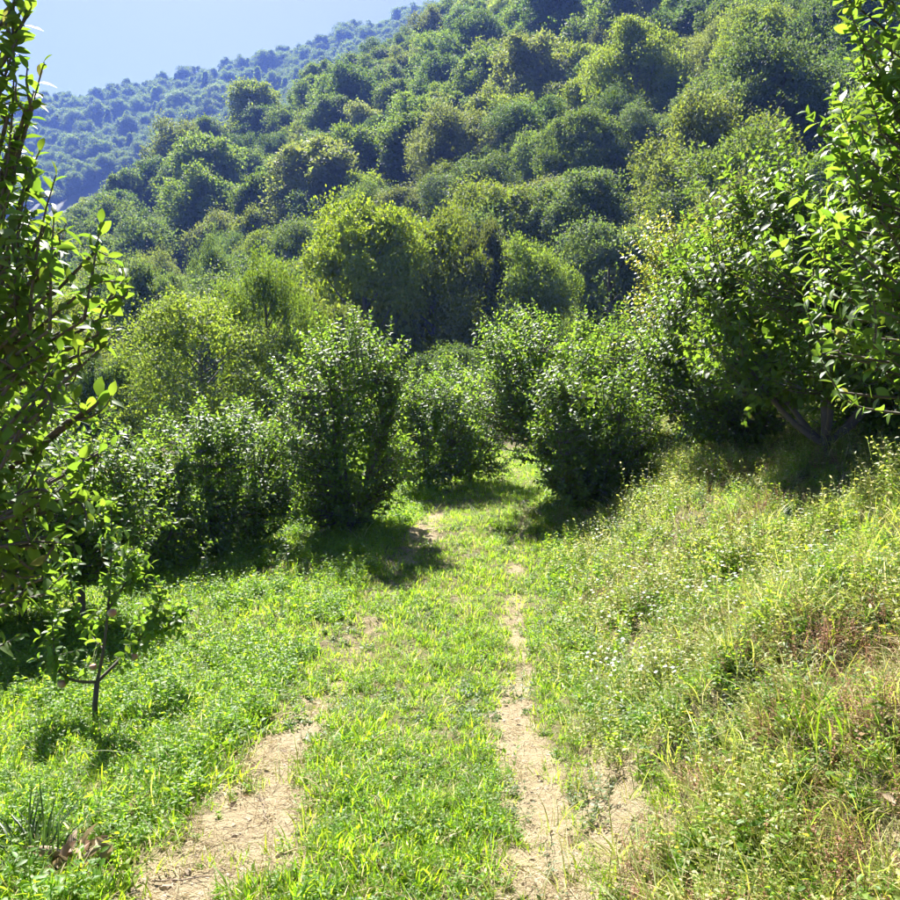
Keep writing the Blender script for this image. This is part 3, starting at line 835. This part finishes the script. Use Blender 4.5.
# young apple tree with a few apples
def young_tree():
    b = ground_at(95, 722); Z = b[1]
    t = thing('apple_tree', b, 'young apple tree with bare stem, three limbs and a few apples', 'fruit tree', 'orchard fruit trees')
    rr = np.random.default_rng(77)
    S = Z / 900
    def L(px, py, dz=0.0): return P(px, py, Z + dz) - b
    tr = Buf(); crotch = L(97, 682)
    tube(tr, [np.array([0, .0, -.1]), L(95, 705), crotch], [.021, .018, .017], 8)
    link('trunk', tr.mesh('trunk', M_BARK), t)
    lines = [[crotch, L(104, 650), L(109, 600, .05), L(112, 545, .05), L(111, 500, .0)],
             [crotch, L(80, 682, -.1), L(60, 676, -.15), L(54, 655, -.2), L(52, 615, -.2)],
             [crotch, L(118, 662, .1), L(140, 640, .2), L(154, 620, .25), L(163, 590, .25)],
             [L(104, 650), L(85, 630, .2), L(72, 600, .3), L(70, 565, .3)],
             [L(108, 610, .05), L(125, 585, -.1), L(135, 550, -.1)],
             [L(140, 640, .2), L(165, 628, .3), L(180, 612, .35)]]
    lv = []; tw = Buf()
    for i, ln in enumerate(lines):
        ln = np.array(ln); n = len(ln)
        tt = np.linspace(0, n - 1, 12); pts = np.stack([np.interp(tt, range(n), ln[:, k]) for k in range(3)], -1)
        pts[1:-1] = (pts[:-2] + 2 * pts[1:-1] + pts[2:]) / 4
        bb = Buf(); tube(bb, pts, np.linspace(.012 if i < 3 else .007, .0035, 12), 6)
        link('branch', bb.mesh('branch', M_BARK), t)
        shoot_leaves(rr, pts[4:], .016, .074, lv)
        for j in [3, 4, 5, 5, 6, 6, 7, 7, 8, 8, 9, 9, 10, 10, 11, 11]:
            v = nrm(rr.normal(0, .6, 3) + np.array([0, 0, .5])); tip = pts[j] + v * rr.uniform(.07, .2)
            q = bez(pts[j], (pts[j] + tip) / 2 + rr.normal(0, .015, 3), tip, 4)
            tube(tw, q, np.linspace(.003, .0015, 4), 4); shoot_leaves(rr, q, .018, .070, lv)
    link('twigs', tw.mesh('twigs', M_BARK), t, kind='stuff')
    pos, D, U, sz = (np.concatenate(q) for q in zip(*lv))
    bb = Buf(); put_leaves(bb, LEAF_NEAR, pos, D, U, sz, rr.uniform(.8, 1.1, len(pos)))
    link('crown', bb.mesh('crown', M_APPLE), t, kind='stuff')
    # apples
    ab = Buf(); n, mseg = 9, 12
    th = np.linspace(0, math.pi, n)
    ring = []
    for a in th:
        r = math.sin(a) * (1 + .10 * math.cos(a)); z = math.cos(a) * .92 - (.28 * math.exp(-(a / .45) ** 2)) + .12 * math.exp(-((math.pi - a) / .4) ** 2)
        ring += [(r * math.cos(q), r * math.sin(q), z) for q in np.arange(mseg) * 2 * math.pi / mseg]
    F = [(i * mseg + j, (i + 1) * mseg + j, (i + 1) * mseg + (j + 1) % mseg, i * mseg + (j + 1) % mseg) for i in range(n - 1) for j in range(mseg)]
    ab.add(np.array(ring) * .036, F); am = ab.mesh('apple', M_FRUIT)
    for px, py, dz, s in ((112, 613, -.04, 1.0), (62, 684, -.17, .95), (134, 657, .1, .9), (93, 667, -.05, .8)):
        a = link('apple', am, t); a.location = Vector(L(px, py, dz)); a.scale = (s * .85,) * 3; a.rotation_euler = (.2, .1, px)
young_tree()

def sapling(px, py, h, label, seed):
    b = ground_at(px, py); rr = np.random.default_rng(seed)
    t = thing('sapling', b, label, 'sapling')
    tip = np.array([rr.normal(0, .04), rr.normal(0, .04), h]); pts = bez(np.array([0, 0, -.03]), tip * .5 + rr.normal(0, .03, 3), tip, 8)
    s = Buf(); tube(s, pts, np.linspace(.008, .003, 8), 5); link('stem', s.mesh('stem', M_BARK), t)
    lv = []; shoot_leaves(rr, pts[2:], .022, .07, lv)
    for j in range(2, 7):
        q = bez(pts[j], pts[j] + np.array([0, 0, .03]), pts[j] + rr.normal(0, .09, 3) + np.array([0, 0, .06]), 4); shoot_leaves(rr, q, .028, .06, lv)
    pos, D, U, sz = (np.concatenate(q) for q in zip(*lv))
    bb = Buf(); put_leaves(bb, LEAF_MID, pos, D, U, sz); link('crown', bb.mesh('crown', M_APPLE), t, kind='stuff')
sapling(289, 580, .62, 'thin knee-high sapling standing alone in the meadow grass', 5)
sapling(205, 585, .5, 'small sapling at the foot of the low bushy fruit tree', 6)

# ------------------------------------------------------------------ ground plants
def blade(buf, rng, base_p, h, w, lean, az, rows=4):
    t = np.linspace(0, 1, rows + 1)
    d = np.array([math.cos(az), math.sin(az), 0]); s = np.array([-math.sin(az), math.cos(az), 0])
    if rng.random() < .5: s = nrm(s + .8 * d)
    c = base_p + np.outer(t ** 1.8 * lean * h, d) + np.outer(t * h * (1 - .35 * lean * t), [0, 0, 1])
    ww = w * np.array([.7, 1, .9, .6, .06, .03][:rows] + [.05])
    V = np.concatenate([c - s * ww[:, None] / 2, c + s * ww[:, None] / 2])
    n = rows + 1
    F = [(i, n + i, n + i + 1, i + 1) for i in range(rows)]
    buf.add(V, F)

def grass_tuft(seed, nb, h, w, spread, mat, lean=(.1, .9)):
    r = np.random.default_rng(seed); b = Buf()
    for _ in range(nb):
        a = r.uniform(0, 6.28); q = spread * r.random() ** .5
        blade(b, r, np.array([math.cos(a) * q, math.sin(a) * q, -.01]), r.uniform(*h), r.uniform(*w), r.uniform(*lean), a + r.normal(0, .8))
    return b.mesh('grass_tuft', mat)

def weed(seed, nst, h, leaf, nl, mat, tpl=LEAF_WEED, spread=.03, up=.6, flower=None):
    r = np.random.default_rng(seed); b = Buf(); lv = []
    for _ in range(nst):
        a = r.uniform(0, 6.28); H = r.uniform(*h)
        o = np.array([math.cos(a), math.sin(a), 0]) * spread * r.random()
        tip = o + np.array([math.cos(a) * H * r.uniform(0, .5), math.sin(a) * H * r.uniform(0, .5), H])
        pts = bez(o, (o + tip) / 2 + r.normal(0, .1 * H, 3), tip, 4)
        tube(b, pts, [.0016, .0013, .001, .0006], 3)
        n = nl; u = np.linspace(.1, 1, n)[:, None]
        pos = (1 - u) * o + u * tip; ph = np.arange(n) * 2.4 + a
        D = np.stack([np.cos(ph), np.sin(ph), r.uniform(.0, up, n)], -1) + r.normal(0, .2, (n, 3))
        U = np.array([0, 0, 1.0]) + r.normal(0, .35, (n, 3))
        put_leaves(b, tpl, pos, D, U, leaf * r.uniform(.6, 1.2, n) * (1.1 - .5 * u[:, 0]))
    return b.mesh('weed', mat)

def straw(seed, n, L, mat, flat=.25, w=.0022):
    r = np.random.default_rng(seed); b = Buf()
    for _ in range(n):
        o = r.normal(0, .05, 3) * np.array([1, 1, 0]); d = nrm(np.append(r.normal(0, 1, 2), abs(r.normal(0, flat)))); l = r.uniform(*L)
        p = bez(o, o + d * l * .5 + r.normal(0, .02, 3) * np.array([1, 1, .5]) + np.array([0, 0, .012]), o + d * l, 5)
        tube(b, p, np.linspace(w * .5, w * .25, 5), 3)
    return b.mesh('straw', mat)

def flower_weed(seed, mat_st, n=4, h=(.16, .3)):
    r = np.random.default_rng(seed); b = Buf()
    for _ in range(n):
        o = r.normal(0, .03, 3) * np.array([1, 1, 0]); tip = o + np.append(r.normal(0, .05, 2), r.uniform(*h))
        tube(b, bez(o, (o + tip) / 2 + r.normal(0, .01, 3), tip, 4), [.0014, .0012, .001, .0008], 3)
        m = 9; ph = np.arange(m) * 6.28 / m
        put_leaves(b, LEAF_WEED, np.repeat(tip[None], m, 0), np.stack([np.cos(ph), np.sin(ph), r.normal(.2, .2, m)], -1), np.tile([0, 0, 1.0], (m, 1)), .012)
    me = b.mesh('flowers', mat_st); me.materials.append(M_WEED)
    for p in me.polygons: p.material_index = 1 if len(p.vertices) == 4 else 0
    return me

protos_grass = [grass_tuft(200 + i, 11, (.025, .085), (.0035, .0075), .035, M_GRASS, (.2, 1.2)) for i in range(6)]
protos_long = [grass_tuft(220 + i, 13, (.12, .28), (.0025, .0055), .05, M_BANK, (.3, 1.3)) for i in range(5)]
protos_weed = [weed(240 + i, 4, (.04, .12), .032, 8, M_WEED) for i in range(6)]
protos_bank = [weed(260 + i, 5, (.08, .24), .028, 12, M_BANK, spread=.06) for i in range(6)]
protos_clover = [weed(280 + i, 14, (.015, .05), .024, 3, M_CLOVER, LEAF_ROUND, .06, .3) for i in range(4)]
protos_silver = [weed(290 + i, 6, (.06, .18), .034, 10, M_SILVER, spread=.06) for i in range(4)]
protos_straw = [straw(300 + i, 16, (.04, .17), M_STRAW, .25, .0034) for i in range(5)]
protos_red = [weed(310 + i, 8, (.05, .16), .014, 12, M_RED, spread=.07) for i in range(3)]
protos_white = [flower_weed(320 + i, M_WHITE) for i in range(3)]
protos_yellow = [flower_weed(330 + i, M_YELLOW, 3) for i in range(2)]
def dead_leaf_pile(seed):
    r = np.random.default_rng(seed); b = Buf(); n = 5
    n = 3
    pos = np.column_stack([r.normal(0, .05, (n, 2)), r.uniform(.0, .02, n)])
    put_leaves(b, leaf_template(3, .6, .22, -.25, .1), pos, np.column_stack([r.normal(0, 1, (n, 2)), r.normal(.1, .25, n)]), np.array([0, 0, 1.0]) + r.normal(0, .6, (n, 3)), r.uniform(.02, .042, n))
    return b.mesh('dead_leaf', M_DEAD)
protos_dead = [dead_leaf_pile(340 + i) for i in range(4)]

R_ = np.random.default_rng(99)
def spread_pts(d3, ymax, power=1.25, ymin=1.7):
    """points on the ground, d3 per square metre at 3 m, thinning with distance"""
    f = lambda y: d3 * np.minimum((3 / y) ** power, 1.6) * (1.24 * y + 3)
    yy = np.linspace(ymin, ymax, 500); w = f(yy); n = int((w.sum() * (yy[1] - yy[0])))
    cdf = np.cumsum(w); cdf /= cdf[-1]
    y = np.interp(R_.random(n), cdf, yy); x = (R_.random(n) * 2 - 1) * (.62 * y + 1.5)
    return x, y

def spots(name, protos, d3, ymax, prob, scale, label, power=1.25, tilt=.18, grow=.25):
    x, y = spread_pts(d3, ymax, power)
    k = R_.random(len(x)) < prob(x, y, x - xc(y), bank_s(x, y))
    x, y = x[k], y[k]; z = ground(x, y) - .004
    n = len(x)
    s = scale(x, y) * R_.uniform(.65, 1.3, n) * (1 + grow * np.clip((y - 5) / 10, 0, 1.5))
    rot = np.column_stack([R_.normal(0, tilt, n), R_.normal(0, tilt, n), R_.uniform(0, 6.28, n)])
    return scatter(name, protos, np.column_stack([x, y, z]), rot, np.repeat(s[:, None], 3, 1), label)

def shade_clear(x, y): return 1.0
bare = bare_mask
cl = lambda v: np.clip(v, 0, 1)
patch1 = lambda x, y: fbm(x * 1.5, y * 1.5, 81, 3)
patch2 = lambda x, y: fbm(x * 2.2 + 5, y * 2.2, 83, 3)
onbank = lambda b: cl(b * 2.2 + .35)
one = lambda x, y: np.ones_like(x)
CORNER = ground_at(62, 858)
clear = lambda x, y: 1 - .93 * np.exp(-((x - CORNER[0]) ** 2 + (y - CORNER[1]) ** 2) / .17)
gap = lambda x, y: cl(fbm(x * 6, y * 6, 91, 2) * 4.2 - 1.25)                # small openings where litter shows
side = lambda x, y: np.abs(x - xc(y)) > 1
young = lambda x, y: np.exp(-((x + 2.1) ** 2 + (y - 5) ** 2) / 1.2)
spots('meadow_grass', protos_grass, 1150, 26, lambda x, y, s, b: cl(1.12 - 1.25 * bare(x, y)) * (1 - .82 * onbank(b)) * (.42 + .58 * gap(x, y)) * clear(x, y), lambda x, y: .65 + 1.0 * patch1(x, y) + .25 * side(x, y), 'short bright green grass over the path and meadow')
spots('leafy_weeds', protos_weed, 560, 26, lambda x, y, s, b: cl(1.08 - 1.2 * bare(x, y)) * (1 - .38 * onbank(b)) * cl(patch2(x, y) * 2.6 - .55) * clear(x, y), lambda x, y: .6 + .9 * patch1(x, y) + .45 * side(x, y) - .3 * ~side(x, y) - .5 * young(x, y), 'leafy green weeds growing among the grass')
spots('clover', protos_clover, 190, 14, lambda x, y, s, b: cl(1 - .6 * bare(x, y)) * cl(patch1(x + 7, y) * 3 - 1.1) * (1 - .5 * onbank(b)) * clear(x, y), one, 'low dark clover patches in the turf')
spots('bank_herbs', protos_bank, 460, 26, lambda x, y, s, b: onbank(b) * cl(1.1 - .9 * bare(x, y)) * cl(patch2(x, y) * 3.2 - .9) * (.2 + .8 * gap(x + 4, y)), lambda x, y: .5 + 1.3 * patch1(x, y), 'pale yellow-green herbs matted over the bank')
spots('long_bank_grass', protos_long, 240, 26, lambda x, y, s, b: onbank(b) * cl(patch1(x + 3, y) * 3.2 - 1.0) + .03, lambda x, y: .6 + .7 * patch2(x, y), 'long thin half-dry grass hanging over the bank')
spots('grey_green_weeds', protos_silver, 90, 22, lambda x, y, s, b: np.maximum(onbank(b), .5 * np.exp(-((s - 1.0) / .4) ** 2)) * cl(patch2(x + 9, y + 4) * 4 - 1.9), one, 'grey-green small weeds scattered on the bank')
spots('dry_straw', protos_straw, 340, 16, lambda x, y, s, b: cl(.14 + .26 * bare(x, y) + .50 * onbank(b)), lambda x, y: .5 + .8 * patch1(x, y), 'dry cut straw lying on the tracks and bank')
spots('reddish_dry_weeds', protos_red, 260, 16, lambda x, y, s, b: onbank(b) * cl(patch1(x + 21, y + 8) * 5 - 2.3), one, 'reddish brown dried weeds on the bank')
spots('white_flowers', protos_white, 70, 18, lambda x, y, s, b: cl(b * 2) * np.exp(-((b - .5) / .7) ** 2) * (y > 4.5), one, 'tiny white flowers along the foot of the bank')
spots('yellow_flowers', protos_yellow, 6, 12, lambda x, y, s, b: .4 * onbank(b), one, 'few tiny yellow flowers on the bank')
def clod(seed):
    r = np.random.default_rng(seed); b = Buf()
    th = np.linspace(0, math.pi, 5); ring = [(math.sin(t) * math.cos(q), math.sin(t) * math.sin(q), .7 * math.cos(t)) for t in th for q in np.arange(6) * math.pi / 3]
    v = np.array(ring) * (1 + r.normal(0, .18, (30, 1))) * np.array([1, r.uniform(.6, 1), r.uniform(.6, 1)])
    b.add(v * .011, [(i * 6 + j, (i + 1) * 6 + j, (i + 1) * 6 + (j + 1) % 6, i * 6 + (j + 1) % 6) for i in range(4) for j in range(6)])
    return b.mesh('clod', M_CLOD, False)
M_CLOD = bark_mat('dry_clod', (.22, .16, .10), (.46, .37, .26), 60)
spots('clods', [clod(600 + i) for i in range(4)], 420, 9, lambda x, y, s, b: cl(bare(x, y) * 1.1 - .1), lambda x, y: .5 + 1.5 * R_.random(len(x)) ** 3, 'small clods of dry earth scattered over the wheel tracks')
spots('fallen_leaves', protos_dead, 60, 12, lambda x, y, s, b: .10 + .3 * bare(x, y) + .25 * onbank(b) + 1.2 * (1 - clear(x, y)), one, 'brown fallen leaves lying on the ground')

# single plants one can point at
def solo(name, px, py, me, label, cat, s=1.0, rz=0.0, part='foliage'):
    b = ground_at(px, py)
    t = thing(name, b, label, cat, None, rz, s)
    link(part, me, t)
    return t
M_DARKGRASS = leaf_mat('dark_grass', (.045, .085, .022), (.10, .18, .03), .3, .45, .4, .03, .4)
solo('grass_clump', 38, 862, grass_tuft(401, 70, (.12, .30), (.005, .010), .08, M_DARKGRASS, (.1, .9)), 'dark green clump of tall grass at the near corner of the meadow', 'grass clump', 1.25)
solo('grass_clump', 22, 892, grass_tuft(402, 40, (.10, .22), (.006, .011), .10, M_GRASS, (.3, 1.0)), 'bright arching grass in front of the dark grass clump', 'grass clump')
def dry_clump(seed):
    r = np.random.default_rng(seed); b = Buf(); n = 26
    pos = np.column_stack([r.normal(0, .05, (n, 2)), r.uniform(.0, .08, n)])
    put_leaves(b, leaf_template(5, .34, .20, .5, .1), pos, np.column_stack([r.normal(0, .7, (n, 2)), r.normal(-.1, .5, n)]), r.normal(0, 1, (n, 3)), r.uniform(.06, .12, n))
    return b.mesh('foliage', M_DEAD)
solo('dry_plant', 78, 866, dry_clump(411), 'heap of curled dry brown leaves beside the dark grass clump', 'dry plant', 1.25)
solo('dry_plant', 140, 812, dry_clump(412), 'small withered brown plant on the meadow edge of the track', 'dry plant', .75)
solo('bush', 655, 705, weed(421, 34, (.08, .24), .03, 12, M_CLOVER, spread=.16), 'small dark green bushy weed on the near slope of the bank', 'bush')
solo('dry_bush', 706, 795, weed(422, 40, (.06, .2), .016, 14, M_RED, spread=.14), 'pinkish brown dried bushy weed low on the bank', 'bush')
solo('dry_bush', 628, 606, weed(423, 40, (.08, .22), .018, 12, M_RED, spread=.2), 'reddish dry weed near the top of the path-side slope', 'bush')
solo('seedling', 855, 806, weed(424, 5, (.06, .12), .075, 4, M_WEED, LEAF_ROUND, .05, .5), 'bright broad-leaved seedling on the near bank', 'seedling')
solo('bush', 845, 740, grass_tuft(425, 60, (.10, .24), (.006, .010), .16, M_GRASS, (.2, .9)), 'thick tuft of bright narrow leaves high on the near bank', 'bush')
solo('bush', 690, 860, weed(426, 26, (.06, .16), .034, 9, M_WEED, spread=.2), 'lush green low weeds at the foot of the near bank', 'bush')
solo('bush', 535, 515, weed(427, 36, (.12, .35), .06, 10, M_SILVER, spread=.4), 'bluish green low weeds under the tall leaning fruit tree', 'bush')
solo('tall_weed', 417, 680, weed(428, 2, (.34, .46), .045, 14, M_WEED, spread=.02, up=1.4), 'single upright weed on the grassy strip between the tracks', 'weed')
solo('tall_weed', 508, 782, weed(429, 3, (.2, .3), .04, 12, M_WEED, spread=.02, up=1.4), 'upright dark weed at the inner edge of the worn track', 'weed')
solo('tall_weed', 868, 640, weed(430, 2, (.3, .42), .03, 16, M_BANK, spread=.02, up=1.2), 'tall thin weed standing up from the bank', 'weed')
def stick(px, py, ang, L, rad, label):
    b = ground_at(px, py); me = Buf()
    d = np.array([math.cos(ang), math.sin(ang), 0]) * L / 2; r = np.random.default_rng(int(px))
    p = np.linspace(-1, 1, 7)[:, None] * d + r.normal(0, .008, (7, 3)); 
    p[:, 2] = ground(p[:, 0] + b[0], p[:, 1] + b[1]) - b[2] + rad + .012
    tube(me, p, np.linspace(rad, rad * .5, 7), 6)
    o = link('twig', me.mesh('twig', M_TWIG), label=label, category='twig'); o.location = tuple(b)
stick(182, 884, .35, .22, .004, 'dark thin twig lying across the bare near track')
stick(170, 828, .8, .16, .004, 'short pale twig at the meadow side of the track')
stick(262, 812, 1.9, .34, .003, 'long curved dry stem on the bare track')
stick(315, 678, -.2, .16, .004, 'reddish twig beside the far end of the bare track')

# ------------------------------------------------------------------ air
hz = Buf()
_gx, _gy = np.meshgrid(fx, fy); _gzz = ground(_gx.ravel(), _gy.ravel()); ZMIN, ZMAX = _gzz.min() - .5, _gzz.max()
x0, x1, y0, y1, z0, z1 = -660, 660, -80, 660, float(ZMIN) - 1.0, float(ZMAX) + 22.0
V = [(x, y, z) for z in (z0, z1) for y in (y0, y1) for x in (x0, x1)]
hz.add(V, [(0, 2, 3, 1), (4, 5, 7, 6), (0, 1, 5, 4), (2, 6, 7, 3), (0, 4, 6, 2), (1, 3, 7, 5)])
hm, hnt, hout = new_mat('haze')
pv = hnt.nodes.new('ShaderNodeVolumePrincipled')
pv.inputs['Color'].default_value = (.20, .34, 1.0, 1)
pv.inputs['Density'].default_value = .00042
pv.inputs['Anisotropy'].default_value = .15
hnt.links.new(pv.outputs[0], hout.inputs['Volume'])
link('haze', hz.mesh('haze', hm, False), kind='stuff', label='thin blue summer haze over the valley', category='haze')
